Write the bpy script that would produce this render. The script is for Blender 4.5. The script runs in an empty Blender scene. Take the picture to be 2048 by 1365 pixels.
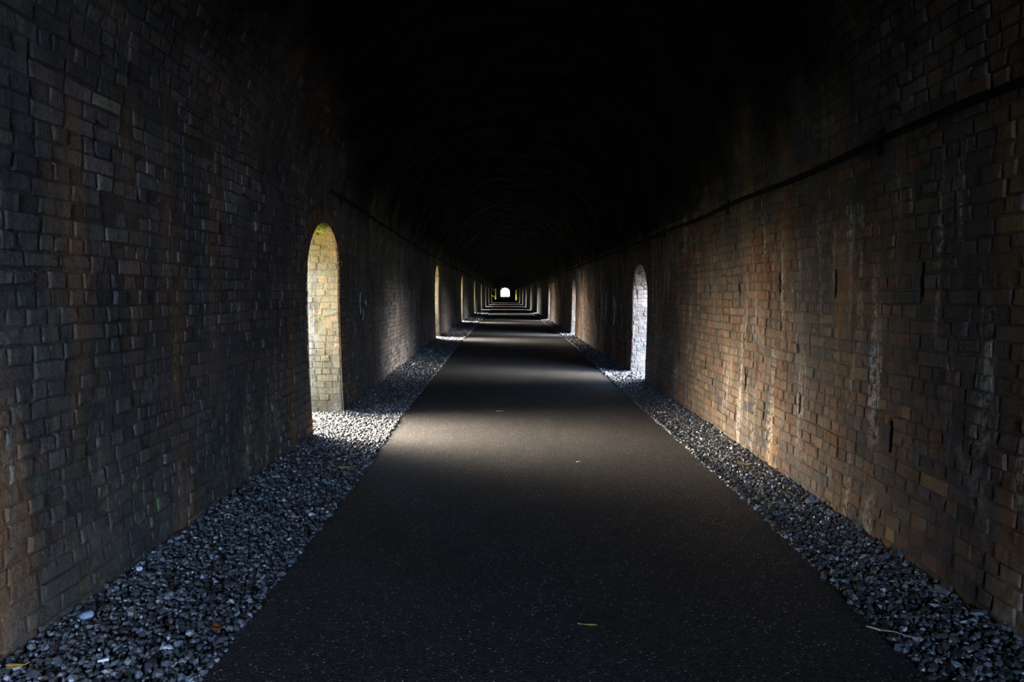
import bpy, math, random
import numpy as np
from mathutils import Vector

rng = np.random.default_rng(7)
random.seed(7)
S = bpy.context.scene
COL = S.collection

# ------------------------------------------------------------------ camera
F_PX = 1300.0
cd = bpy.data.cameras.new('camera')
cd.sensor_width = 36.0
cd.lens = F_PX / 2048 * 36.0
cd.clip_start = 0.05
cd.clip_end = 2000
cam = bpy.data.objects.new('camera', cd)
cam.location = (0, 0, 1.6)
cam.rotation_euler = (math.radians(90) - math.atan(94.5 / F_PX), 0, -math.atan(14 / F_PX))
COL.objects.link(cam)
S.camera = cam

# ------------------------------------------------------------------ look
S.view_settings.view_transform = 'Standard'
S.view_settings.look = 'None'
S.view_settings.exposure = 0.0
S.view_settings.gamma = 1.0
S.view_settings.use_curve_mapping = False
try:
    S.cycles.use_denoising = True
    S.cycles.max_bounces = 6
    S.cycles.diffuse_bounces = 4
    S.cycles.glossy_bounces = 3
    S.cycles.sample_clamp_indirect = 4.0
    S.cycles.caustics_reflective = False
    S.cycles.caustics_refractive = False
except Exception:
    pass

# ------------------------------------------------------------------ tunnel layout (metres, tunnel runs along +Y)
def XL(y): return np.interp(y, [8.6, 12, 20], [2.13, 2.22, 2.38])
def XR(y): return np.interp(y, [3, 5, 8, 12, 24], [2.32, 2.38, 2.45, 2.49, 2.56])
def PL(y): return np.interp(y, [6, 8.4, 18], [1.28, 1.36, 1.46])
def PR(y): return np.interp(y, [3, 5, 11, 20], [1.79, 1.87, 1.94, 2.17])
Y0, Y1 = -11.5, 370.0
ZS = 2.65
RISE = 2.25
THICK = 0.62
OPEN_W = 1.34
OPEN_L = [-8.6, 7.12, 22.3, 35.6, 50.6, 65.5, 81.0, 96.0, 115.7]
OPEN_R = [-1.9, 11.42, 23.7, 37.2, 50.5, 64.0, 78.5, 94.5, 112.2]
def apex(side, y): return (2.43 if y < 15 else 2.58) if side < 0 else 2.14

# ------------------------------------------------------------------ world: overcast sky, warm low light ahead on the left, blue behind
SKY = 190.0
w = bpy.data.worlds.new('sky')
S.world = w
w.use_nodes = True
nt = w.node_tree
nt.nodes.clear()
N = nt.nodes.new
out = N('ShaderNodeOutputWorld'); bg = N('ShaderNodeBackground')
tc = N('ShaderNodeTexCoord')
sep = N('ShaderNodeSeparateXYZ')
nt.links.new(tc.outputs['Generated'], sep.inputs[0])
flat_ = N('ShaderNodeVectorMath'); flat_.operation = 'MULTIPLY'; flat_.inputs[1].default_value = (1, 1, 0)
nt.links.new(tc.outputs['Generated'], flat_.inputs[0])
azim = N('ShaderNodeVectorMath'); azim.operation = 'NORMALIZE'; nt.links.new(flat_.outputs[0], azim.inputs[0])
def lobe(vec, power):      # bright sector of the sky, by compass direction
    d = N('ShaderNodeVectorMath'); d.operation = 'DOT_PRODUCT'
    d.inputs[1].default_value = Vector(vec).normalized()
    nt.links.new(azim.outputs[0], d.inputs[0])
    a = N('ShaderNodeMath'); a.operation = 'MAXIMUM'; a.inputs[1].default_value = 0
    nt.links.new(d.outputs['Value'], a.inputs[0])
    b = N('ShaderNodeMath'); b.operation = 'POWER'; b.inputs[1].default_value = power
    nt.links.new(a.outputs[0], b.inputs[0])
    return b.outputs[0]
def addcol(base, fac, c):
    m = N('ShaderNodeMix'); m.data_type = 'RGBA'; m.blend_type = 'ADD'; m.clamp_result = False; m.clamp_factor = False
    nt.links.new(fac, m.inputs['Factor'])
    if isinstance(base, tuple): m.inputs[6].default_value = (*base, 1)
    else: nt.links.new(base, m.inputs[6])
    m.inputs[7].default_value = (*c, 1)
    return m.outputs[2]
c_ = addcol((.015, .024, .038), lobe((-.965, .27, 0), 19), (1.5, 1.30, 1.05))     # gap in the trees, bright cloud low on the left
c_ = addcol(c_, lobe((.93, -.36, 0), 22), (.90, .86, .80))                     # paler sky on the right
c_ = addcol(c_, lobe((.42, -.91, 0), 5), (.28, .42, .68))                     # blue sky behind
c_ = addcol(c_, lobe((0, 1, 0), 40), (.25, .26, .24))                          # open sky at the far mouth
rz = N('ShaderNodeValToRGB')
mz = N('ShaderNodeMapRange'); mz.inputs[1].default_value = -0.2; mz.inputs[2].default_value = 1
nt.links.new(sep.outputs[2], mz.inputs[0]); nt.links.new(mz.outputs[0], rz.inputs[0])
e = rz.color_ramp.elements
def zpos(v): return (v + .2) / 1.2
e[0].position = zpos(-.08); e[0].color = (.04, .045, .03, 1)
e[1].position = 1.0; e[1].color = (.5, .5, .5, 1)
for z_, v_ in ((-.02, .12), (.03, .28), (.13, .58), (.32, 1.0), (.6, 1.0)):
    m = e.new(zpos(z_)); m.color = (v_, v_, v_, 1)
mul = N('ShaderNodeMix'); mul.data_type = 'RGBA'; mul.blend_type = 'MULTIPLY'; mul.inputs['Factor'].default_value = 1
nt.links.new(c_, mul.inputs[6]); nt.links.new(rz.outputs[0], mul.inputs[7])
nt.links.new(mul.outputs[2], bg.inputs['Color'])
bg.inputs['Strength'].default_value = SKY
nt.links.new(bg.outputs[0], out.inputs[0])

def portal(x, y, z, sx, sz, direction):
    ld = bpy.data.lights.new('daylight_portal', 'AREA')
    ld.shape = 'RECTANGLE'; ld.size = sx; ld.size_y = sz
    ld.cycles.is_portal = True
    o = bpy.data.objects.new('daylight_portal', ld)
    o.location = (x, y, z)
    o.rotation_euler = Vector(direction).to_track_quat('-Z', 'Z').to_euler()
    COL.objects.link(o)
for y in OPEN_L[:5]:
    a = apex(-1, y)
    portal(-(XL(y + .6) + THICK + .03), y + OPEN_W / 2, a / 2, OPEN_W, a, (1, 0, 0))
for y in OPEN_R[:5]:
    a = apex(1, y)
    portal(XR(y + .6) + THICK + .03, y + OPEN_W / 2, a / 2, OPEN_W, a, (-1, 0, 0))
portal(0.1, Y0 - .1, 2.4, 4.8, 4.9, (0, 1, 0))

# ------------------------------------------------------------------ helpers
def vnoise(x, y, seed=0, oct=3):
    """smooth pseudo-noise ~[-1,1] from value lattice"""
    r = 0; amp = 1; tot = 0
    for k in range(oct):
        xi = np.floor(x).astype(np.int64); yi = np.floor(y).astype(np.int64)
        fx = x - xi; fy = y - yi
        fx = fx * fx * (3 - 2 * fx); fy = fy * fy * (3 - 2 * fy)
        def h(a, b):
            n = (a * 374761393 + b * 668265263 + (seed + k) * 982451653) & 0x7fffffff
            n = ((n ^ (n >> 13)) * 1274126177) & 0x7fffffff
            return ((n ^ (n >> 16)) & 0xffff) / 32767.5 - 1
        v = (h(xi, yi) * (1 - fx) + h(xi + 1, yi) * fx) * (1 - fy) + (h(xi, yi + 1) * (1 - fx) + h(xi + 1, yi + 1) * fx) * fy
        r = r + v * amp; tot += amp
        amp *= .5; x = x * 2 + 13.7; y = y * 2 + 5.1
    return r / tot

def np_mesh(name, V, faces, cols=None, mats=None, midx=None, smooth=False):
    """faces: list of int arrays (n,k)"""
    me = bpy.data.meshes.new(name)
    V = np.asarray(V, dtype=np.float32)
    loops = np.concatenate([f.ravel() for f in faces]).astype(np.int32)
    sizes = np.concatenate([np.full(len(f), f.shape[1]) for f in faces]).astype(np.int32)
    starts = np.concatenate([[0], np.cumsum(sizes)[:-1]]).astype(np.int32)
    me.vertices.add(len(V)); me.vertices.foreach_set('co', V.ravel())
    me.loops.add(len(loops)); me.loops.foreach_set('vertex_index', loops)
    me.polygons.add(len(sizes)); me.polygons.foreach_set('loop_start', starts)
    try: me.polygons.foreach_set('loop_total', sizes)
    except Exception: pass
    if midx is not None: me.polygons.foreach_set('material_index', np.asarray(midx, dtype=np.int32))
    me.polygons.foreach_set('use_smooth', np.full(len(sizes), smooth))
    if cols is not None:
        at = me.attributes.new('Col', 'FLOAT_COLOR', 'POINT')
        c = np.ones((len(V), 4), dtype=np.float32); c[:, :3] = cols
        at.data.foreach_set('color', c.ravel())
    me.update(calc_edges=True); me.validate()
    for mt in (mats or []): me.materials.append(mt)
    return me

def link(name, me, parent=None, label=None, cat=None, group=None, kind=None, loc=None, rot=None):
    o = bpy.data.objects.new(name, me); COL.objects.link(o)
    if parent: o.parent = parent
    if label: o['label'] = label
    if cat: o['category'] = cat
    if group: o['group'] = group
    if kind: o['kind'] = kind
    if loc is not None: o.location = loc
    if rot is not None: o.rotation_euler = rot
    return o

class Acc:
    def __init__(s): s.V = []; s.C = []; s.F = []; s.n = 0
    def add(s, V, F, C):
        V = np.asarray(V, dtype=float).reshape(-1, 3)
        s.V.append(V); s.F.append(np.asarray(F, dtype=np.int64) + s.n)
        C = np.asarray(C, dtype=float)
        s.C.append(np.broadcast_to(C, (len(V), 3)) if C.ndim == 1 else C)
        s.n += len(V)
    def mesh(s, name, mats, smooth=False):
        return np_mesh(name, np.concatenate(s.V), s.F, np.concatenate(s.C), mats, smooth=smooth)

# ------------------------------------------------------------------ materials
def newmat(name):
    m = bpy.data.materials.new(name); m.use_nodes = True
    nt = m.node_tree; nt.nodes.clear()
    o = nt.nodes.new('ShaderNodeOutputMaterial'); b = nt.nodes.new('ShaderNodeBsdfPrincipled')
    nt.links.new(b.outputs[0], o.inputs[0])
    return m, nt, b
class NB:
    def __init__(s, nt): s.nt = nt
    def n(s, t, **kw):
        nd = s.nt.nodes.new(t)
        for k, v in kw.items(): setattr(nd, k, v)
        return nd
    def l(s, a, b): s.nt.links.new(a, b)
    def pos(s):
        return s.n('ShaderNodeNewGeometry').outputs['Position']
    def vscale(s, vec, sc):
        m = s.n('ShaderNodeVectorMath', operation='MULTIPLY'); s.l(vec, m.inputs[0]); m.inputs[1].default_value = sc
        return m.outputs[0]
    def noise(s, vec, scale, detail=4, rough=.55):
        n = s.n('ShaderNodeTexNoise'); s.l(vec, n.inputs['Vector'])
        n.inputs['Scale'].default_value = scale; n.inputs['Detail'].default_value = detail; n.inputs['Roughness'].default_value = rough
        return n.outputs[0]
    def rng(s, v, a, b, c=0, d=1, smooth=True):
        m = s.n('ShaderNodeMapRange'); m.interpolation_type = 'SMOOTHSTEP' if smooth else 'LINEAR'
        s.l(v, m.inputs[0])
        for i, x in enumerate((a, b, c, d)): m.inputs[i + 1].default_value = x
        return m.outputs[0]
    def math(s, op, a, b=None):
        m = s.n('ShaderNodeMath', operation=op)
        for i, x in enumerate((a, b)):
            if x is None: continue
            if isinstance(x, (int, float)): m.inputs[i].default_value = x
            else: s.l(x, m.inputs[i])
        return m.outputs[0]
    def mix(s, f, a, b, mode='MIX'):
        m = s.n('ShaderNodeMix', data_type='RGBA', blend_type=mode)
        for i, x in ((0, f), (6, a), (7, b)):
            if isinstance(x, (int, float)): m.inputs[i].default_value = x
            elif isinstance(x, tuple): m.inputs[i].default_value = (*x, 1)
            else: s.l(x, m.inputs[i])
        return m.outputs[2]
    def bump(s, h, strength, dist, nrm=None):
        b = s.n('ShaderNodeBump'); b.inputs['Strength'].default_value = strength; b.inputs['Distance'].default_value = dist
        s.l(h, b.inputs['Height'])
        if nrm is not None: s.l(nrm, b.inputs['Normal'])
        return b.outputs[0]

def brick_material(name, soot=True, streak=1.0, moss=0.0, gain=1.0, clean=0.0, sz=(1.9, 3.9), bump=.8):
    m, nt, b = newmat(name); q = NB(nt)
    p = q.pos()
    at = q.n('ShaderNodeAttribute', attribute_name='Col').outputs['Color']
    sx = q.n('ShaderNodeSeparateXYZ'); q.l(p, sx.inputs[0]); z = sx.outputs[2]
    col = at
    fine = q.rng(q.noise(p, 45, 5, .7), .25, .75, .55, 1.4, False)
    col = q.mix(1.0, col, q.n('ShaderNodeCombineColor').outputs[0], 'MULTIPLY') if False else col
    cc = q.n('ShaderNodeCombineXYZ')
    for i in range(3): q.l(fine, cc.inputs[i])
    col = q.mix(1.0, col, cc.outputs[0], 'MULTIPLY')
    # large grimy patches, cooler and darker
    grime = q.rng(q.noise(q.vscale(p, (1, 1, .45)), .9, 4, .6), .42, .62)
    grime = q.math('MULTIPLY', grime, .75 - .6 * clean)
    col = q.mix(grime, col, (0.026, 0.030, 0.036))
    # rusty ochre wash running down
    och = q.rng(q.noise(q.vscale(p, (1.6, 1.6, .22)), 1.5, 4, .65), .52, .68)
    col = q.mix(q.math('MULTIPLY', och, .40), col, (0.30, 0.135, 0.032))
    # lime streaks
    s1 = q.rng(q.noise(q.vscale(p, (7, 7, .55)), 1.0, 5, .7), .50, .66)
    s2 = q.rng(q.noise(q.vscale(p, (1, 1, .6)), 1.1, 3, .5), .42, .60)
    s3 = q.rng(q.noise(p, 22, 4, .7), .38, .6)
    st = q.math('MULTIPLY', q.math('MULTIPLY', s1, s2), s3)
    col = q.mix(q.math('MULTIPLY', st, .8 * streak), col, (0.48, 0.45, 0.38))
    # fine dark drips
    dr = q.rng(q.noise(q.vscale(p, (14, 14, .8)), 1.0, 4, .7), .50, .66)
    col = q.mix(q.math('MULTIPLY', dr, .6), col, q.mix(1.0, col, (.25, .22, .20), 'MULTIPLY'))
    # pale bloom
    bl = q.rng(q.noise(q.vscale(p, (1, 1, .8)), 2.4, 6, .75), .55, .75)
    col = q.mix(q.math('MULTIPLY', bl, .40 * streak), col, (0.30, 0.27, 0.22))
    # specks
    spk = q.rng(q.noise(p, 70, 2, .5), .70, .76)
    col = q.mix(q.math('MULTIPLY', spk, .5), col, (0.5, 0.5, 0.46))
    if moss > 0:
        mm = q.math('MULTIPLY', q.rng(q.noise(p, 9, 6, .8), .54, .66), q.rng(z, 1.1, .3))
        m2 = q.rng(q.noise(p, .8, 2, .5), .45, .55)
        mm = q.math('MULTIPLY', mm, m2)
        col = q.mix(q.math('MULTIPLY', mm, moss), col, (0.10, 0.17, 0.05))
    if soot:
        # soot, biased to the right and deeper in to paint the shade there
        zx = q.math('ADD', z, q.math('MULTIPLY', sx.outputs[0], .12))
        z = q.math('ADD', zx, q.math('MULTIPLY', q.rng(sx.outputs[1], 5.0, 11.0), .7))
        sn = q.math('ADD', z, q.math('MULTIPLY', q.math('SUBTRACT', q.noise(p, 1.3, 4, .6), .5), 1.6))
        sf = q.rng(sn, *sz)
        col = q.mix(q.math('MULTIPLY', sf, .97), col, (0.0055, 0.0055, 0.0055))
    if gain != 1.0:
        col = q.mix(1.0, col, (gain, gain, gain), 'MULTIPLY')
    q.l(col, b.inputs['Base Color'])
    rg = q.rng(q.noise(q.vscale(p, (1, 1, .5)), 1.7, 4, .6), .35, .65, .5, .92)
    q.l(rg, b.inputs['Roughness'])
    if soot: q.l(q.rng(sf, 0, 1, .4, .02), b.inputs['Specular IOR Level'])
    h = q.math('ADD', q.math('MULTIPLY', q.noise(p, 28, 6, .75), 1.0), q.math('MULTIPLY', q.noise(p, 7, 4, .6), 1.2))
    q.l(q.bump(h, bump, .022), b.inputs['Normal'])
    return m

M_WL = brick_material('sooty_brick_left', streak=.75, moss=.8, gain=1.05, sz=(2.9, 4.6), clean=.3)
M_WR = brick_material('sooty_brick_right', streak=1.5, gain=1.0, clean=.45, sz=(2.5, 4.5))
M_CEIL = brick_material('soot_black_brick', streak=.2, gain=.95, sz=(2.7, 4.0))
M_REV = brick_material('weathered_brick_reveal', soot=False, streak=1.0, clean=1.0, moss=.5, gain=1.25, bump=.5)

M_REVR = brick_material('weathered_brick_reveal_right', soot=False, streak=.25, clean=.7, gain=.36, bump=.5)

def gravel_ground_mat():
    m, nt, b = newmat('gravel_bed'); q = NB(nt); p = q.pos()
    v = q.n('ShaderNodeTexVoronoi'); v.inputs['Scale'].default_value = 30; q.l(p, v.inputs['Vector'])
    r = q.n('ShaderNodeValToRGB'); q.l(v.outputs['Color'], r.inputs[0])
    r.color_ramp.elements[0].color = (.015, .017, .02, 1); r.color_ramp.elements[1].color = (.08, .08, .08, 1)
    q.l(r.outputs[0], b.inputs['Base Color']); b.inputs['Roughness'].default_value = .8
    q.l(q.bump(q.math('SUBTRACT', 1.0, v.outputs['Distance']), 1.0, .02), b.inputs['Normal'])
    return m
def stone_mat():
    m, nt, b = newmat('crushed_basalt'); q = NB(nt); p = q.pos()
    at = q.n('ShaderNodeAttribute', attribute_name='Col').outputs['Color']
    f = q.rng(q.noise(p, 160, 3, .6), .3, .7, .75, 1.25, False)
    cc = q.n('ShaderNodeCombineXYZ')
    for i in range(3): q.l(f, cc.inputs[i])
    q.l(q.mix(1.0, at, cc.outputs[0], 'MULTIPLY'), b.inputs['Base Color'])
    b.inputs['Roughness'].default_value = .42
    b.inputs['Specular IOR Level'].default_value = .55
    return m
def asphalt_mat():
    m, nt, b = newmat('fine_dark_asphalt'); q = NB(nt); p = q.pos()
    v = q.n('ShaderNodeTexVoronoi'); v.inputs['Scale'].default_value = 130; q.l(p, v.inputs['Vector'])
    sp = q.n('ShaderNodeSeparateColor'); q.l(v.outputs['Color'], sp.inputs[0])
    col = q.mix(q.rng(sp.outputs[0], .3, 1.0), (0.010, 0.009, 0.0085), (0.036, 0.031, 0.028))
    col = q.mix(q.rng(sp.outputs[1], .965, .985), col, (0.22, 0.20, 0.17))
    big = q.rng(q.noise(p, .8, 4, .6), .35, .65, .8, 1.15)
    cc = q.n('ShaderNodeCombineXYZ')
    for i in range(3): q.l(big, cc.inputs[i])
    col = q.mix(1.0, col, cc.outputs[0], 'MULTIPLY')
    q.l(col, b.inputs['Base Color'])
    b.inputs['Roughness'].default_value = .62
    b.inputs['Specular IOR Level'].default_value = .35
    h = q.math('ADD', q.math('SUBTRACT', 1.0, v.outputs['Distance']), sp.outputs[2])
    q.l(q.bump(h, .9, .006), b.inputs['Normal'])
    return m
def plain(name, c, rough=.7, spec=.4, metal=0, var=.25, scale=20):
    m, nt, b = newmat(name); q = NB(nt); p = q.pos()
    f = q.rng(q.noise(p, scale, 4, .6), .3, .7, 1 - var, 1 + var, False)
    cc = q.n('ShaderNodeCombineXYZ')
    for i in range(3): q.l(f, cc.inputs[i])
    q.l(q.mix(1.0, c, cc.outputs[0], 'MULTIPLY'), b.inputs['Base Color'])
    b.inputs['Roughness'].default_value = rough; b.inputs['Specular IOR Level'].default_value = spec
    b.inputs['Metallic'].default_value = metal
    return m
M_STONE = stone_mat(); M_BED = gravel_ground_mat(); M_ASPH = asphalt_mat()
M_PIPE = plain('blackened_iron', (.006, .005, .005), .9, .1)
M_YEL = plain('yellow_paint', (.97, .95, .04), .35, .5, 0, .05)
M_GRASS = plain('grass_ground', (.03, .04, .015), .9, .2)
M_LEAFG = plain('foliage', (.12, .22, .04), .6, .3)
M_CHALK = plain('chalky_paint', (.22, .23, .22), .8, .3, 0, .35, 30)
M_BARK = plain('bark', (.12, .09, .06), .9, .2)

# ------------------------------------------------------------------ large structure: brick walls
BRK = np.array([[.110, .068, .045], [.135, .085, .052], [.090, .065, .050], [.075, .062, .055], [.150, .080, .040],
                [.170, .072, .036], [.060, .055, .052], [.120, .095, .062], [.125, .060, .048], [.20, .135, .06]])
WTS = np.array([.19, .15, .16, .14, .09, .05, .09, .08, .03, .02]); WTS = WTS / WTS.sum()
MORT = np.array([.055, .046, .035])

def wfun(side, y0):
    a = OPEN_W / 2; top = apex(side, y0); b = .56; zs = top - b
    def W(z):
        z = np.asarray(z, dtype=float)
        t = np.clip((z - zs) / b, 0, 1)
        return np.where(z < zs, a, np.where(z < top, a * np.sqrt(np.maximum(0, 1 - t * t)), 0))
    return W, zs, b, top

class Cut:
    def __init__(s, yc, W, ring=None): s.yc = yc; s.W = W; s.ring = ring or W
cutsL, cutsR = [], []
for side, lst, cs in ((-1, OPEN_L, cutsL), (1, OPEN_R, cutsR)):
    for y0 in lst:
        W, zs, b, top = wfun(side, y0)
        a = OPEN_W / 2; R = .225
        def ringW(z, a=a, zs=zs, b=b, R=R):
            z = np.asarray(z, dtype=float)
            t = np.clip((z - zs) / (b + R), 0, 1)
            return np.where(z < zs, a + R, np.where(z < zs + b + R, (a + R) * np.sqrt(np.maximum(0, 1 - t * t)), 0))
        cs.append(Cut(y0 + a, W, ringW))
# weep slots in the right wall
SLOTS = [(3.68, 1.58), (4.70, 1.58), (5.71, 1.58), (6.77, 1.58), (7.86, 1.58), (8.95, 1.58),
         (3.92, .62), (5.23, .62), (6.52, .62), (7.95, .62), (9.2, .62)]
def slotW(z0, z1=None):
    def W(z):
        z = np.asarray(z, dtype=float)
        return np.where((z > z0) & (z < z0 + .20), .017, 0.0)
    return W
for y, z0 in SLOTS: cutsR.append(Cut(y, slotW(z0)))
SLOTS_L = [(7.0 + 0, 1.5)]
cutsR.sort(key=lambda c: c.yc)

def wob(y, z, seed): return .014 * vnoise(y * .9, z * .9, seed, 2)
def map_wall(side):
    X = XL if side < 0 else XR
    def M(y, z, off):
        bz = np.clip(z * 3, 0, 1) * np.clip((ZS - z) * 3, 0, 1)
        z = z + .012 * bz * vnoise(y * 1.1, z * .8, 91 + side, 2)
        bow = .03 * np.sin(np.pi * np.clip(z, 0, ZS) / ZS)
        x = X(y) + bow + wob(y, z, 11 if side < 0 else 23) - off
        return np.stack([side * x, y, z], -1)
    return M
def map_vault():
    def M(y, t, off):   # t in 0..1
        th = np.pi * t
        a = (XL(y) + XR(y)) / 2; cx = (XR(y) - XL(y)) / 2
        k = 1.0
        x = cx - np.cos(th) * (a * k - off); z = ZS + np.sin(th) * (RISE * k - off)
        return np.stack([x, y, z], -1)
    return M

def grid_surface(acc, M, rows, cuts, y0, y1, dy, off, col, use_ring=False):
    """rows: breakpoints; bays between cuts, each bay a grid whose edges follow the cut outlines"""
    n_b = len(cuts) + 1
    rows = np.asarray(rows)
    eps = 1e-4
    for k in range(n_b):
        ya = cuts[k - 1].yc if k > 0 else y0
        yb = cuts[k].yc if k < len(cuts) else y1
        nc = max(2, int((yb - ya) / dy) + 1)
        s = np.linspace(0, 1, nc + 1)
        for i in range(len(rows) - 1):
            zz = np.array([rows[i] + eps, rows[i + 1] - eps])
            wa = cuts[k - 1].W(zz) if k > 0 else np.zeros(2)
            wb = cuts[k].W(zz) if k < len(cuts) else np.zeros(2)
            L = ya + wa; Rr = yb - wb
            Yg = L[:, None] + (Rr - L)[:, None] * s[None]
            Zg = np.repeat(rows[i:i + 2][:, None], nc + 1, 1)
            V = M(Yg.ravel(), Zg.ravel(), off)
            j = np.arange(nc)
            F = np.stack([j, j + 1, j + nc + 2, j + nc + 1], 1)
            acc.add(V, F, col)

def brick_prisms(acc, M, P, h, cols, pad=.006):
    """P (n,4,2) corners bl br tr tl in (u,v)"""
    n = len(P)
    c = P.mean(1, keepdims=True)
    d = c - P
    ln = np.linalg.norm(d, axis=2, keepdims=True) + 1e-6
    inn = P + d / ln * np.minimum(pad * 1.8, ln * .4)
    hj = rng.normal(0, .0018, (n, 4))
    A = M(P[..., 0].ravel(), P[..., 1].ravel(), -.012).reshape(n, 4, 3)
    Bv = M(P[..., 0].ravel(), P[..., 1].ravel(), np.repeat(h - .005, 4)).reshape(n, 4, 3)
    Cv = M(inn[..., 0].ravel(), inn[..., 1].ravel(), (h[:, None] + hj).ravel()).reshape(n, 4, 3)
    V = np.concatenate([A, Bv, Cv], 1).reshape(-1, 3)
    base = (np.arange(n) * 12)[:, None]
    fs = []
    for i in range(4):
        k = (i + 1) % 4
        fs.append(base + np.array([[i, k, k + 4, i + 4]]))
        fs.append(base + np.array([[i + 4, k + 4, k + 8, i + 8]]))
    fs.append(base + np.array([[8, 9, 10, 11]]))
    C = np.repeat(cols, 12, 0)
    acc.add(V, np.concatenate(fs), C)

def brick_colors(u, v, seed):
    n = len(u)
    idx = rng.choice(len(BRK), n, p=WTS)
    c = BRK[idx] * rng.uniform(.72, 1.28, (n, 1))
    pn = vnoise(u * .5, v * .6, seed, 3)            # broad tonal patches of the brickwork
    c = c * (1 + .55 * pn[:, None])
    on = np.clip(vnoise(u * .9 + 40, v * .8, seed + 3, 2) * 1.6, 0, 1)[:, None]
    c = c * (1 - on) + c * np.array([1.45, 1.02, .62]) * on
    if seed in (30, 77):            # greyer, sooted brick on the left
        g = c.mean(1, keepdims=True); c = c * .5 + g * .5 * np.array([.96, 1.0, 1.06])
        c = c * 1.25 if seed == 77 else c * (1 + .25 * np.clip(v - 1.2, 0, 1))[:, None]  # vault and upper left wall lightened in colour to look better lit
    if seed == 30:                  # mossy damp low down near the camera, with shade painted into it
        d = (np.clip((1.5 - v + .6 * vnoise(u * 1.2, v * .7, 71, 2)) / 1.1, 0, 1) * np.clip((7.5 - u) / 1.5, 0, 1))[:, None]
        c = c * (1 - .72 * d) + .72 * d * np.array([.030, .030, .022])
    if seed == 30:                  # whitish lime beyond the first arch, paled further to paint in its light patch
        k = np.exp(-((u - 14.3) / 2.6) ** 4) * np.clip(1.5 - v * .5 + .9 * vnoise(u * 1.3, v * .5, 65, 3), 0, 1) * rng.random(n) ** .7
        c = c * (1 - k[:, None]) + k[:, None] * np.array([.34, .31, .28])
    if seed > 31 and seed < 40:    # lime and ochre stretch of the right wall, paled to boost its light patch
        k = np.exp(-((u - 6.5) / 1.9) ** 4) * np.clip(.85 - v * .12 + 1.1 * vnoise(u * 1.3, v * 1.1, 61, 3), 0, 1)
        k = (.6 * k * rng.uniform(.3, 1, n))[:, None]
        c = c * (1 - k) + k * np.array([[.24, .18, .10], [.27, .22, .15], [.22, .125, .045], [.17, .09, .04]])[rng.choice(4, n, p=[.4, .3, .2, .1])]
    return np.clip(c, .012, .5)

def wall_bricks(acc, M, rows, cuts, y0, y1, seed, hrange=(.002, .012), gap=.010, ringcuts=True):
    Ps, us, vs = [], [], []
    for i in range(len(rows) - 1):
        za, zb = rows[i], rows[i + 1]
        # intervals
        iv = []; cur = [(y0, y0)]
        lo = (y0, y0)
        for c in cuts:
            w0 = float(c.ring(za + 1e-3)); w1 = float(c.ring(zb - 1e-3))
            if w0 <= 0 and w1 <= 0: continue
            hi = (c.yc - w0, c.yc - w1)
            iv.append((lo, hi)); lo = (c.yc + w0, c.yc + w1)
        iv.append((lo, (y1, y1)))
        header = (i % 2 == 1) or rng.random() < .15
        Lb = .117 if header else .236
        nb = int((y1 - y0) / Lb) + 2
        j = y0 + rng.uniform(0, Lb) + np.arange(-1, nb) * Lb + rng.normal(0, .013, nb + 1)
        if header is False:
            # occasional header closing in a stretcher course
            extra = j[:-1][rng.random(len(j) - 1) < .18] + .118
            j = np.sort(np.concatenate([j, extra]))
        zj = rng.normal(0, .0022, len(j))
        a, b2 = j[:-1] + gap / 2, j[1:] - gap / 2
        for (lo_, hi_) in iv:
            g = gap * .5
            l0 = np.maximum(a, lo_[0] + g); l1 = np.maximum(a, lo_[1] + g)
            r0 = np.minimum(b2, hi_[0] - g); r1 = np.minimum(b2, hi_[1] - g)
            ok = (r0 - l0 > .02) & (r1 - l1 > .004) & (a < max(hi_)) & (b2 > min(lo_))
            if not ok.any(): continue
            n = ok.sum()
            q = np.zeros((n, 4, 2))
            q[:, 0, 0] = l0[ok]; q[:, 1, 0] = r0[ok]; q[:, 2, 0] = r1[ok]; q[:, 3, 0] = l1[ok]
            q[:, 0, 1] = q[:, 1, 1] = za + gap / 2; q[:, 2, 1] = q[:, 3, 1] = zb - gap / 2
            q[:, :, 0] += rng.normal(0, .0036, (n, 4)); q[:, :, 1] += rng.normal(0, .0032, (n, 4))
            worn = rng.random(n) < .22                # spalled corners, open joints
            q[worn, 0, 1] += rng.uniform(.004, .020, worn.sum()); q[worn, 1, 1] += rng.uniform(.004, .020, worn.sum())
            Ps.append(q); us.append((q[:, 0, 0] + q[:, 1, 0]) / 2); vs.append(np.full(n, (za + zb) / 2))
    P = np.concatenate(Ps); u = np.concatenate(us); v = np.concatenate(vs)
    h = rng.uniform(*hrange, len(P)) + .006 * vnoise(u * 2, v * 2, seed + 9, 2)
    h[rng.random(len(P)) < .05] += .010
    h[rng.random(len(P)) < .02] = -.008               # missing bricks
    brick_prisms(acc, M, P, h, brick_colors(u, v, seed))

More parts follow.
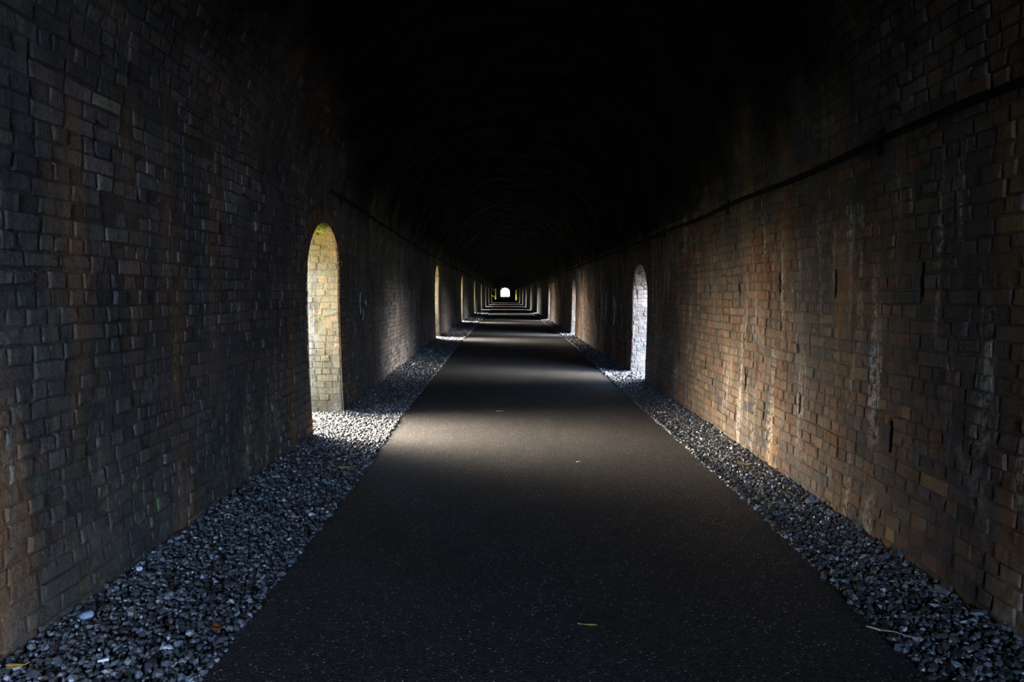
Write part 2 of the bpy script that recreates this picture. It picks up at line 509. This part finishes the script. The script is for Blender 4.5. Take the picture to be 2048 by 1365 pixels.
def ring_bricks(acc, side, y0, M, seed):
    """arch ring of headers on edge around an opening, with quoins down the jambs"""
    W, zs, b, top = wfun(side, y0); a = OPEN_W / 2; yc = y0 + a; R = .225
    P = []
    n = 26
    th = np.linspace(math.pi, 0, n + 1)
    for i in range(n):
        t0, t1 = th[i] - .006, th[i + 1] + .006
        for r0, r1 in ((.006, .108), (.118, R - .006)):
            def pt(t, r): return (yc + (a + r) * math.cos(t), zs + (b + r) * math.sin(t))
            P.append([pt(t0, r0), pt(t1, r0), pt(t1, r1), pt(t0, r1)])
    z = 0.0; k = 0
    while z < zs - .02:
        z1 = min(z + .086, zs)
        for s in (-1, 1):
            if k % 2: segs = [(.006, .219)]
            else: segs = [(.006, .108), (.118, .219)]
            for r0, r1 in segs:
                ya, yb = yc + s * (a + r0), yc + s * (a + r1)
                if ya > yb: ya, yb = yb, ya
                P.append([(ya, z + .005), (yb, z + .005), (yb, z1 - .005), (ya, z1 - .005)])
        z = z1; k += 1
    P = np.array(P) + rng.normal(0, .002, (len(P), 4, 2))
    h = rng.uniform(.006, .018, len(P))
    brick_prisms(acc, M, P, h, brick_colors(P[:, 0, 0], P[:, 0, 1], seed))

COURSE = .0855
rowsW = np.arange(32) * COURSE; rowsW[-1] = ZS
fine_rows = np.unique(np.round(np.concatenate([rowsW, [-.12], np.linspace(1.5, 2.62, 40), [1.58, 1.78, .62, .82],
                                               *[[a_ - .56, a_ - .05, a_ - .02, a_ - .008, a_] for a_ in (2.43, 2.58, 2.14)]]), 4))
def build_wall(side, name, mat, label):
    acc = Acc(); M = map_wall(side); cuts = cutsL if side < 0 else cutsR
    grid_surface(acc, M, fine_rows, cuts, Y0, Y1, .6, 0.0, MORT)
    simple = [c for c in cuts if c.ring is not c.W]
    grid_surface(acc, M, fine_rows[fine_rows > -.2][::1], simple, Y0, Y1, 12, -THICK, np.array([.12, .08, .06]))
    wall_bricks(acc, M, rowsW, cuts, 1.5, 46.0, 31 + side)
    for y0 in (OPEN_L if side < 0 else OPEN_R):
        if 0 < y0 < 46: ring_bricks(acc, side, y0, M, 3)
    if side > 0:
        for y, z0 in SLOTS:    # the cavity behind every weep slot
            v = []
            for off in (0, -.16):
                for yy, zz in ((y - .017, z0), (y + .017, z0), (y + .017, z0 + .2), (y - .017, z0 + .2)):
                    v.append(M(np.array(yy), np.array(zz), off))
            acc.add(np.array(v), [[0, 1, 5, 4], [1, 2, 6, 5], [2, 3, 7, 6], [3, 0, 4, 7], [4, 5, 6, 7]], MORT * .8)
    o = link(name, acc.mesh(name, [mat]), kind='structure', label=label)
    return o
wall_left = build_wall(-1, 'wall_left', M_WL, 'old brick tunnel wall on the left, stained blue-grey')
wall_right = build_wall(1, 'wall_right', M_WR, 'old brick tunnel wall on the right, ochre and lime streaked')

# vault
acc = Acc(); MV = map_vault()
NC = 84
trows = np.linspace(0, 1, NC + 1)
grid_surface(acc, MV, np.linspace(0, 1, 49), [], Y0, Y1, 2.0, 0.0, MORT)
grid_surface(acc, MV, np.linspace(0, 1, 25), [], Y0, Y1, 20.0, -THICK, np.array([.1, .08, .06]))
def MVb(y, s, off): return MV(y, s / (NC * COURSE), off)
wall_bricks(acc, MVb, np.arange(NC + 1) * COURSE, [], 2.5, 24.0, 77, hrange=(.004, .012))
ceiling = link('ceiling', acc.mesh('ceiling', [M_CEIL]), kind='structure', label='soot-blackened brick barrel vault of the tunnel')

# linings of the openings
def lining(side, y0, idx, detailed):
    W, zs, b, top = wfun(side, y0); a = OPEN_W / 2; yc = y0 + a
    X = float((XL if side < 0 else XR)(yc))
    pts = [(yc - a, -.12)] + [(yc - a, z) for z in np.linspace(0, zs, 12)]
    for t in np.linspace(math.pi, 0, 25)[1:-1]: pts.append((yc + a * math.cos(t), zs + b * math.sin(t)))
    pts += [(yc + a, z) for z in np.linspace(zs, 0, 12)] + [(yc + a, -.12)]
    pts = np.array(pts)
    seg = np.linalg.norm(np.diff(pts, axis=0), axis=1); cum = np.concatenate([[0], np.cumsum(seg)])
    tang = np.gradient(pts, cum, axis=0); tang /= np.linalg.norm(tang, axis=1, keepdims=True)
    nrm = np.stack([tang[:, 1], -tang[:, 0]], 1)
    def M(d, s, off):
        y = np.interp(s, cum, pts[:, 0]); z = np.interp(s, cum, pts[:, 1])
        ny = np.interp(s, cum, nrm[:, 0]); nz = np.interp(s, cum, nrm[:, 1])
        wv = .012 * vnoise(d * 2 + idx, s * 1.5, 3, 2)
        bow = .03 * np.sin(np.pi * np.clip(z, 0, ZS) / ZS)
        xx = (XL if side < 0 else XR)(y) + bow + d
        return np.stack([side * xx, y + ny * (off + wv - .012), z + nz * (off + wv - .012)], -1)
    acc = Acc()
    total = cum[-1]
    grid_surface(acc, M, np.unique(np.concatenate([cum, np.arange(0, total, .15)])), [], -.015, THICK + .02, .1, 0, np.array([.17, .13, .085]))
    if detailed:
        rows = np.arange(.12, total - .12, COURSE)
        wall_bricks(acc, M, rows, [], 0.0, THICK, 50 + idx, hrange=(.001, .014), gap=.007)
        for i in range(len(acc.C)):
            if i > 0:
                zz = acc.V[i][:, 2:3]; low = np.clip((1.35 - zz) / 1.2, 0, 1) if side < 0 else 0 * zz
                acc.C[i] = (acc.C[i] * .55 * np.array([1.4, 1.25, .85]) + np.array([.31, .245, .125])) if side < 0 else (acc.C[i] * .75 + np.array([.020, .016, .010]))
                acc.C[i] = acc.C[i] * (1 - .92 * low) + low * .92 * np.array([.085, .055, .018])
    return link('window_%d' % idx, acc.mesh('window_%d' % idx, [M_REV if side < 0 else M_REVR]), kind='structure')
linings = {}
idx = 1
for side, lst in ((-1, OPEN_L), (1, OPEN_R)):
    for k, y0 in enumerate(lst):
        o = lining(side, y0, idx, 0 < y0 < 70)
        linings[(side, k)] = o
        o['label'] = ('arched brick side opening in the %s wall, %s' % ('left' if side < 0 else 'right',
            ('just behind the camera', 'nearest ahead of the camera', 'second nearest ahead', 'third nearest ahead', 'fourth nearest ahead', 'fifth ahead, well down the tunnel',
             'sixth ahead, far down the tunnel', 'last but one before the yellow barrier', 'last one, beside the yellow barrier')[min(k, 8)]))
        idx += 1

# floor, path
def strip(name, xa, xb, z, mat, ys, thick=0):
    acc = Acc()
    ys = np.asarray(ys, float)
    A = np.stack([xa(ys), ys, np.full_like(ys, z)], 1); B = np.stack([xb(ys), ys, np.full_like(ys, z)], 1)
    n = len(ys); j = np.arange(n - 1)
    acc.add(np.concatenate([A, B]), np.stack([j, j + n, j + n + 1, j + 1], 1), (.1, .1, .1))
    if thick:
        for Pp in (A, B):
            Q = Pp.copy(); Q[:, 2] -= thick
            acc.add(np.concatenate([Pp, Q]), np.stack([j, j + 1, j + n + 1, j + n], 1), (.1, .1, .1))
    return acc.mesh(name, [mat])
ys = np.concatenate([np.arange(Y0 - 2, 30, .5), np.arange(30, Y1 + 30, 10)])
link('floor', strip('floor', lambda y: -XL(y) - .75, lambda y: XR(y) + .75, -.005, M_BED, ys), kind='structure', label='gravel bed under the tunnel verges')
def edge(f, s, sgn): return lambda y: sgn * (f(y) + .010 * vnoise(y * 2.2, y * 0 + s, s, 3))
link('asphalt_path', strip('asphalt_path', edge(PL, 3, -1), edge(PR, 8, 1), .022, M_ASPH, np.concatenate([np.arange(Y0 - 2, 30, .1), np.arange(30, Y1 + 40, 5)]), .05),
     kind='structure', label='dark smooth asphalt path running down the middle of the tunnel')
# ground outside
acc = Acc()
acc.add([(3.05, -7, -.015), (12, -7, -.015), (12, 6, -.015), (3.05, 6, -.015)], [[0, 1, 2, 3]], (.1, .1, .1))  # slab added out of view to bounce daylight up onto the left wall
link('bounce_slab', acc.mesh('bounce_slab', [plain('pale_bounce', (.55, .56, .58), .9, .2)]), kind='structure', label='unseen pale slab added to bounce light in through the opening beside the camera')
acc = Acc()
for xa, xb in ((-400, -2.9), (3.2, 400)):
    acc.add([(xa, -60, -.03), (xb, -60, -.03), (xb, 700, -.03), (xa, 700, -.03)], [[0, 1, 2, 3]], (.1, .1, .1))
acc.add([(-2.9, Y1, -.03), (3.2, Y1, -.03), (3.2, 700, -.03), (-2.9, 700, -.03)], [[0, 1, 2, 3]], (.1, .1, .1))
link('ground', acc.mesh('ground', [M_GRASS]), kind='structure', label='grassy ground outside the tunnel')

# ------------------------------------------------------------------ gravel verges (crushed stone, individually shaped, one object per verge)
def ico():
    t = (1 + 5 ** .5) / 2
    v = np.array([(-1, t, 0), (1, t, 0), (-1, -t, 0), (1, -t, 0), (0, -1, t), (0, 1, t), (0, -1, -t), (0, 1, -t), (t, 0, -1), (t, 0, 1), (-t, 0, -1), (-t, 0, 1)], float)
    v /= np.linalg.norm(v[0])
    f = np.array([(0, 11, 5), (0, 5, 1), (0, 1, 7), (0, 7, 10), (0, 10, 11), (1, 5, 9), (5, 11, 4), (11, 10, 2), (10, 7, 6), (7, 1, 8),
                  (3, 9, 4), (3, 4, 2), (3, 2, 6), (3, 6, 8), (3, 8, 9), (4, 9, 5), (2, 4, 11), (6, 2, 10), (8, 6, 7), (9, 8, 1)])
    return v, f
IV, IF = ico()
def stones(side, name, label):
    X = XL if side < 0 else XR; Pe = PL if side < 0 else PR
    opens = OPEN_L if side < 0 else OPEN_R
    Vs, Cs, Fs = [], [], []; n0 = 0
    for ya, yb, sp, r in ((2.1, 6, .0225, .0155), (6, 12, .0255, .0165), (12, 24, .038, .024), (24, 60, .07, .042)):
        nx = int(1.75 / sp); ny = int((yb - ya) / sp)
        gx, gy = np.meshgrid((np.arange(nx) + .5) * sp, ya + (np.arange(ny) + .5) * sp)
        gx = gx.ravel() + rng.normal(0, sp * .3, gx.size); gy = gy.ravel() + rng.normal(0, sp * .3, gy.size)
        lim = X(gy) - .010
        for y0 in opens:
            lim = np.where((gy > y0 + .03) & (gy < y0 + OPEN_W - .03), X(gy) + THICK, lim)
        x = Pe(gy) - .035 + gx + .018 * vnoise(gy * 6, gy * 0, 4, 2)
        ok = x < lim
        x, y = x[ok], gy[ok]; n = len(x)
        sc = r * np.exp(rng.normal(0, .28, n))
        spill = x < Pe(y) + .01
        shape = IV[None] * (1 + rng.normal(0, .12, (n, 12, 1)))
        shape = shape * np.stack([rng.uniform(.75, 1.45, n), rng.uniform(.7, 1.2, n), rng.uniform(.55, .95, n)], 1)[:, None]
        # random rotation
        q = rng.normal(0, 1, (n, 4)); q[:, 1:3] *= .45; q /= np.linalg.norm(q, axis=1, keepdims=True)
        w_, a_, b_, c_ = q.T
        Rm = np.stack([np.stack([1 - 2 * (b_ * b_ + c_ * c_), 2 * (a_ * b_ - c_ * w_), 2 * (a_ * c_ + b_ * w_)], -1),
                       np.stack([2 * (a_ * b_ + c_ * w_), 1 - 2 * (a_ * a_ + c_ * c_), 2 * (b_ * c_ - a_ * w_)], -1),
                       np.stack([2 * (a_ * c_ - b_ * w_), 2 * (b_ * c_ + a_ * w_), 1 - 2 * (a_ * a_ + b_ * b_)], -1)], 1)
        shape = np.einsum('nij,nkj->nki', Rm, shape) * sc[:, None, None]
        bank = .035 * np.clip((x - X(y) + .35) / .35, 0, 1) + .012 * vnoise(x * 4, y * 4, 9, 2)
        z = .006 + bank + rng.uniform(0, .014, n) + np.where(spill, .012, 0)
        V = shape + np.stack([side * x, y, z], 1)[:, None]
        tone = np.exp(rng.normal(0, .60, n))[:, None]
        base = .25 * np.array([[.150, .165, .185], [.17, .17, .17], [.13, .145, .165], [.185, .165, .15], [.30, .31, .32]])[rng.choice(5, n, p=[.38, .25, .2, .1, .07])]
        c = np.clip(base * tone, .012, .6)
        Vs.append(V.reshape(-1, 3)); Cs.append(np.repeat(c, 12, 0))
        Fs.append((IF[None] + (np.arange(n) * 12)[:, None, None] + n0).reshape(-1, 3)); n0 += n * 12
    me = np_mesh(name, np.concatenate(Vs), [np.concatenate(Fs)], np.concatenate(Cs), [M_STONE])
    return link(name, me, kind='stuff', label=label, cat='gravel')
stones(-1, 'gravel', 'crushed grey stones along the foot of the left wall')
stones(1, 'gravel', 'crushed grey stones along the foot of the right wall')

# ------------------------------------------------------------------ objects
def tube(acc, pts, r, n=10, col=(.1, .1, .1), caps=True):
    pts = np.array(pts, float); m = len(pts)
    T = np.gradient(pts, axis=0); T /= np.linalg.norm(T, axis=1, keepdims=True)
    up = np.array([0, 0, 1.0]) if abs(T[0][2]) < .9 else np.array([1.0, 0, 0])
    A = np.cross(T, up); A /= np.linalg.norm(A, axis=1, keepdims=True); B = np.cross(A, T)
    rr = np.broadcast_to(np.asarray(r, float), (m,))
    th = np.arange(n) * 2 * np.pi / n
    V = pts[:, None] + rr[:, None, None] * (np.cos(th)[None, :, None] * A[:, None] + np.sin(th)[None, :, None] * B[:, None])
    F = []
    for i in range(m - 1):
        for j in range(n):
            F.append((i * n + j, i * n + (j + 1) % n, (i + 1) * n + (j + 1) % n, (i + 1) * n + j))
    acc.add(V.reshape(-1, 3), F, col)
    if caps:
        acc.add(V[0], [list(range(n))], col); acc.add(V[-1], [list(range(n))], col)
def box(acc, c, s, col=(.1, .1, .1)):
    x, y, z = c; a, b, d = [q / 2 for q in s]
    V = [(x + i * a, y + j * b, z + k * d) for i in (-1, 1) for j in (-1, 1) for k in (-1, 1)]
    acc.add(V, [[0, 1, 3, 2], [4, 6, 7, 5], [0, 4, 5, 1], [2, 3, 7, 6], [0, 2, 6, 4], [1, 5, 7, 3]], col)

def wall_pipe(side, ya, yb, z, r, label):
    X = XL if side < 0 else XR
    e_ = bpy.data.objects.new('wall_pipe', None); COL.objects.link(e_)
    e_.location = (side * float(X(ya)), ya, z); e_['label'] = label; e_['category'] = 'pipe'
    acc = Acc(); yy = np.arange(ya, yb, .5)
    off = np.array([side * float(X(ya)), ya, z])
    P = np.stack([side * (X(yy) - .030 - r), yy, z + .012 * np.sin(yy * 2.1)], 1) - off
    tube(acc, P, r, 12)
    link('pipe', acc.mesh('pipe', [M_PIPE], True), parent=e_)
    k = ya + .6
    while k < min(yb, ya + 40):
        acc = Acc(); x = side * float(X(k)) - off[0]
        zz = z + .012 * math.sin(k * 2.1) - off[2]
        box(acc, (x + side * .01, k - off[1], zz), (.06, .035, .16))
        tube(acc, [(x - side * (.03 + r), k - off[1] - .015, zz), (x - side * (.03 + r), k - off[1] + .015, zz)], r + .008, 12)
        link('bracket', acc.mesh('bracket', [M_PIPE]), parent=e_)
        k += 3.0
    return e_
wall_pipe(1, .5, 110, 2.53, .022, 'thin dark pipe running along the right wall')
wall_pipe(-1, 7.9, 110, 2.83, .018, 'thin dark pipe high on the left wall beyond the first arch')

def yellow_frame(side, x, zb, zt, arms, label):
    y = 115.0
    e_ = bpy.data.objects.new('barrier_frame', None); COL.objects.link(e_)
    e_.location = (x, y, 0); e_['label'] = label; e_['category'] = 'barrier'; e_['group'] = 'yellow barrier frames on the tunnel walls'
    acc = Acc(); tube(acc, [(0, 0, zb), (0, 0, (zb + zt) / 2), (0, 0, zt)], .15, 14); tube(acc, [(0, 0, zt), (0, 0, zt + .03)], .14, 14)
    link('post', acc.mesh('post', [M_YEL]), parent=e_)
    for (dx, z0, z1) in arms:
        acc = Acc(); tube(acc, [(0, 0, z0), (dx * .5, 0, (z0 + z1) / 2), (dx, 0, z1)], .11, 10)
        ar = link('arm', acc.mesh('arm', [M_YEL]), parent=e_)
        acc = Acc(); box(acc, (dx, 0, z1), (.05, .25, .3)); link('wall_plate', acc.mesh('wall_plate', [M_YEL]), parent=ar)
yellow_frame(-1, -1.72, .60, 2.52, [(-.74, 2.1, 2.5), (-.74, .98, 1.35)], 'yellow post held off the left wall by two slanting arms')
yellow_frame(1, 2.03, .40, 2.30, [(.60, .68, .96)], 'yellow post held off the right wall by one low arm')

# chalk graffiti (paint on the brick: children of the walls)
def stroke(acc, side, pts, w_, off=.022):
    M = map_wall(side); pts = np.array(pts, float)
    T = np.gradient(pts, axis=0); T /= np.linalg.norm(T, axis=1, keepdims=True) + 1e-9
    Nn = np.stack([-T[:, 1], T[:, 0]], 1)
    n = len(pts); j = np.arange(n - 1)
    ww = w_ * (1 + .3 * np.sin(np.arange(n) * 2.3))[:, None]
    A, B = pts + Nn * ww / 2, pts - Nn * ww / 2
    P = np.concatenate([A, B]); V = M(P[:, 0], P[:, 1], off); V2 = M(P[:, 0], P[:, 1], off - .02)
    acc.add(V, np.stack([j, j + 1, j + n + 1, j + n], 1), (.4, .4, .4))
    acc.add(np.concatenate([V, V2]), np.concatenate([np.stack([j, j + 1, j + 1 + 2 * n, j + 2 * n], 1), np.stack([j + n, j + n + 1, j + 3 * n + 1, j + 3 * n], 1)]), (.4, .4, .4))
def arc(cy, cz, ry, rz, a0, a1, n=14):
    t = np.linspace(math.radians(a0), math.radians(a1), n); return [(cy + ry * math.cos(q), cz + rz * math.sin(q)) for q in t]
acc = Acc()   # right wall between the second and third openings
stroke(acc, 1, arc(16.6, 1.35, .32, .42, 0, 350), .05)
stroke(acc, 1, [(17.3, 1.9), (17.2, 1.4), (17.1, .9)], .05)
stroke(acc, 1, [(20.4, 1.9), (20.1, 1.75), (20.4, 1.6), (20.2, 1.45)], .07)
stroke(acc, 1, [(20.5, 1.2), (20.3, .95), (20.5, .7)], .07)
stroke(acc, 1, [(18.2, .8), (18.3, .5), (18.1, .25)], .05)
stroke(acc, 1, [(15.0, 1.5), (14.9, 1.2), (15.0, .9)], .04)
link('graffiti', acc.mesh('graffiti', [M_CHALK]), parent=wall_right, label='faded white scrawls on the brick')
acc = Acc()   # left wall beyond the first arch
stroke(acc, -1, [(9.85, 1.62), (9.8, 1.45), (9.86, 1.3)], .03)
stroke(acc, -1, [(9.9, 1.3), (10.0, 1.42), (10.08, 1.3), (10.0, 1.2)], .02)
stroke(acc, -1, arc(10.3, 1.45, .05, .05, 0, 340, 8), .03)
link('graffiti', acc.mesh('graffiti', [M_CHALK]), parent=wall_left, label='small faded white scrawl on the brick')

# ---- fallen leaves and litter
def leaf_mesh(L, W_, mat, curl=.25, point=1.6, name='fallen_leaf'):
    acc = Acc(); n = 11; s = np.linspace(0, 1, n)
    hw = W_ / 2 * np.sin(np.pi * s ** (1 / point)) ** .8; hw[0] = hw[-1] = W_ * .02
    z = curl * L * (s - .5) ** 2 + .003
    rows = []
    for k, f in ((-1, 1), (-.5, .3), (0, 0), (.5, .3), (1, 1)):
        rows.append(np.stack([(s - .5) * L, k * hw * (1 + .08 * np.sin(s * 40)), z + f * hw * .3], 1))
    V = np.concatenate(rows); F = []
    for r in range(4):
        for i in range(n - 1): F.append((r * n + i, r * n + i + 1, (r + 1) * n + i + 1, (r + 1) * n + i))
    acc.add(V, F, (.1, .1, .1))
    tube(acc, [(L * .5, 0, z[-1]), (L * .62, .002, z[-1] + .002), (L * .75, .006, z[-1] + .006)], .0015, 6)
    me = acc.mesh(name, [mat], True)
    return me
def thicken(o, t):
    md = o.modifiers.new('thickness', 'SOLIDIFY'); md.thickness = t; md.offset = 1
def leafmat(n, c): return plain(n, c, .6, .35, 0, .2, 60)
G = 'fallen leaves on the verges and path'
LEAVES = [  # x, y, z, yaw, length, width, colour, label
    (2.03, 8.36, .045, .4, .115, .075, (.62, .52, .20), 'pale yellow fallen leaf on the right gravel verge, farthest from the camera'),
    (2.18, 5.78, .050, .2, .125, .050, (.42, .34, .09), 'long yellow-brown fallen leaf on the right gravel near the wall'),
    (1.94, 5.95, .045, 1.0, .075, .050, (.33, .24, .10), 'small brown fallen leaf on the right gravel near the asphalt edge'),
    (-1.42, 5.70, .050, .5, .130, .080, (.34, .38, .08), 'yellow-green fallen leaf on the left gravel beside the lit pool'),
    (-1.46, 4.44, .045, .1, .070, .030, (.55, .30, .26), 'small pinkish fallen leaf on the left gravel by the path'),
    (-1.34, 2.93, .050, 2.2, .085, .055, (.32, .10, .04), 'rust-brown curled leaf on the left gravel at the path edge'),
    (-2.03, 2.61, .055, .3, .065, .035, (.50, .26, .05), 'orange fallen leaf at the very bottom left of the gravel'),
    (0.40, 2.98, .026, 3.0, .075, .012, (.50, .48, .10), 'narrow yellow-green leaf blade on the near asphalt'),
    (-.08, 8.62, .026, .1, .080, .028, (.62, .62, .56), 'pale narrow fallen leaf on the middle of the path'),
    (0.68, 5.98, .026, .6, .040, .022, (.62, .60, .55), 'tiny white flake lying on the lit part of the path'),
]
for k, (x, y, z, yaw, L, W_, c, lab) in enumerate(LEAVES):
    me = leaf_mesh(L, W_, leafmat('leaf_colour', c), .3 if W_ > .03 else .1)
    o = link('fallen_leaf', me, label=lab, cat='leaf', group=G, loc=(x, y, z), rot=(.08 if z > .03 else 0, .05 if z > .03 else 0, yaw))
    thicken(o, .0012)
def litter_box(name, x, y, z, yaw, s, c, lab, cat, rough=.5):
    import bmesh
    bm = bmesh.new(); bmesh.ops.create_cube(bm, size=1)
    for v in bm.verts:
        v.co.x *= s[0] * random.uniform(.85, 1.1); v.co.y *= s[1] * random.uniform(.8, 1.15); v.co.z *= s[2] * random.uniform(.8, 1.2)
        v.co.z += s[2] / 2
    bmesh.ops.bevel(bm, geom=bm.edges[:], offset=min(s) * .2, segments=2, affect='EDGES')
    me = bpy.data.meshes.new(name); bm.to_mesh(me); bm.free(); me.materials.append(plain(name + '_colour', c, rough))
    return link(name, me, label=lab, cat=cat, loc=(x, y, z), rot=(.05, .1, yaw))
litter_box('cigarette_end', -1.70, 2.66, .05, .6, (.045, .010, .010), (.50, .49, .52), 'small white stub lying on the left gravel in the bottom corner', 'litter')
litter_box('pale_stone', -2.00, 3.02, .055, .9, (.055, .035, .030), (.16, .21, .26), 'largest pale blue-grey chip in the near left gravel', 'stone')
litter_box('pale_stone', -2.05, 3.56, .055, .9, (.030, .022, .020), (.38, .38, .40), 'small white pebble in the left gravel near the wall', 'stone')
litter_box('pale_stone', 2.10, 6.8, .045, .2, (.050, .030, .024), (.38, .38, .37), 'white stone chip on the right gravel below the brightest brickwork', 'stone')
acc = Acc(); tube(acc, [(0, 0, .0), (.05, -.03, .008), (.085, -.06, .004), (.14, -.095, .008)], [.003, .0028, .0022, .0012], 7)
tw = link('twig', acc.mesh('twig', [plain('dry_twig', (.24, .19, .12), .7)], True), label='thin dry twig lying across the right gravel edge near the camera', cat='twig', loc=(1.72, 2.86, .06))
acc = Acc(); tube(acc, [(.0, .0, .0), (-.03, .012, .006), (-.05, .03, .004)], [.006, .005, .003], 7)
link('side_shoot', acc.mesh('side_shoot', [bpy.data.materials['dry_twig']], True), parent=tw)

# ---- foliage outside the far mouth and round the first arch
def bush(name, loc, R, n, size, label, mat, seed, hang=False):
    r = np.random.default_rng(seed)
    e_ = bpy.data.objects.new(name, None); COL.objects.link(e_); e_.location = loc
    e_['label'] = label; e_['category'] = 'plant'
    d = r.normal(0, 1, (n, 3)); d /= np.linalg.norm(d, axis=1, keepdims=True)
    c = d * np.array(R) * (r.uniform(.25, 1, n) ** .5)[:, None]
    if not hang: c[:, 2] += R[2]
    th = r.uniform(0, 2 * np.pi, n); ph = r.uniform(-1, 1, n)
    u = np.stack([np.cos(th), np.sin(th), ph * .6], 1) * size; v = np.stack([-np.sin(th), np.cos(th), r.uniform(-.6, .6, n)], 1) * size * .5
    V = np.stack([c - u, c - v + u * .1, c + u, c + v + u * .1], 1).reshape(-1, 3)
    F = (np.arange(n) * 4)[:, None] + np.arange(4)[None]
    link('foliage', np_mesh('foliage', V, [F], None, [mat]), parent=e_)
    acc = Acc()
    for k in range(7):
        q = c[k * 3]
        tube(acc, [(0, 0, 0 if not hang else R[2] * .8), q * .4 + np.array([0, 0, .02]), q], [.02 * R[0], .012 * R[0], .005], 6)
    link('stem', acc.mesh('stem', [M_BARK], True), parent=e_)
bush('bush', (-3.6, Y1 + 4, 0), (1.6, 1.6, 1.6), 900, .12, 'yellow-green bush just outside the far mouth on the left', plain('bright_foliage', (.35, .42, .05), .6), 1)
bush('bush', (3.9, Y1 + 5, 0), (1.5, 1.5, 1.3), 900, .12, 'grey-green bush just outside the far mouth on the right', M_LEAFG, 2)
bush('creeper', (.2, Y1 - .5, 4.50), (1.2, .4, .36), 900, .10, 'creeper hanging over the crown of the far mouth', M_LEAFG, 3, hang=True)

bush('fern', (-2.22, 7.88, 2.385), (.09, .15, .055), 300, .020, 'small bright green fern tuft hanging at the crown of the nearest left arch', plain('fresh_fern', (.62, .75, .16), .6), 6, hang=True)
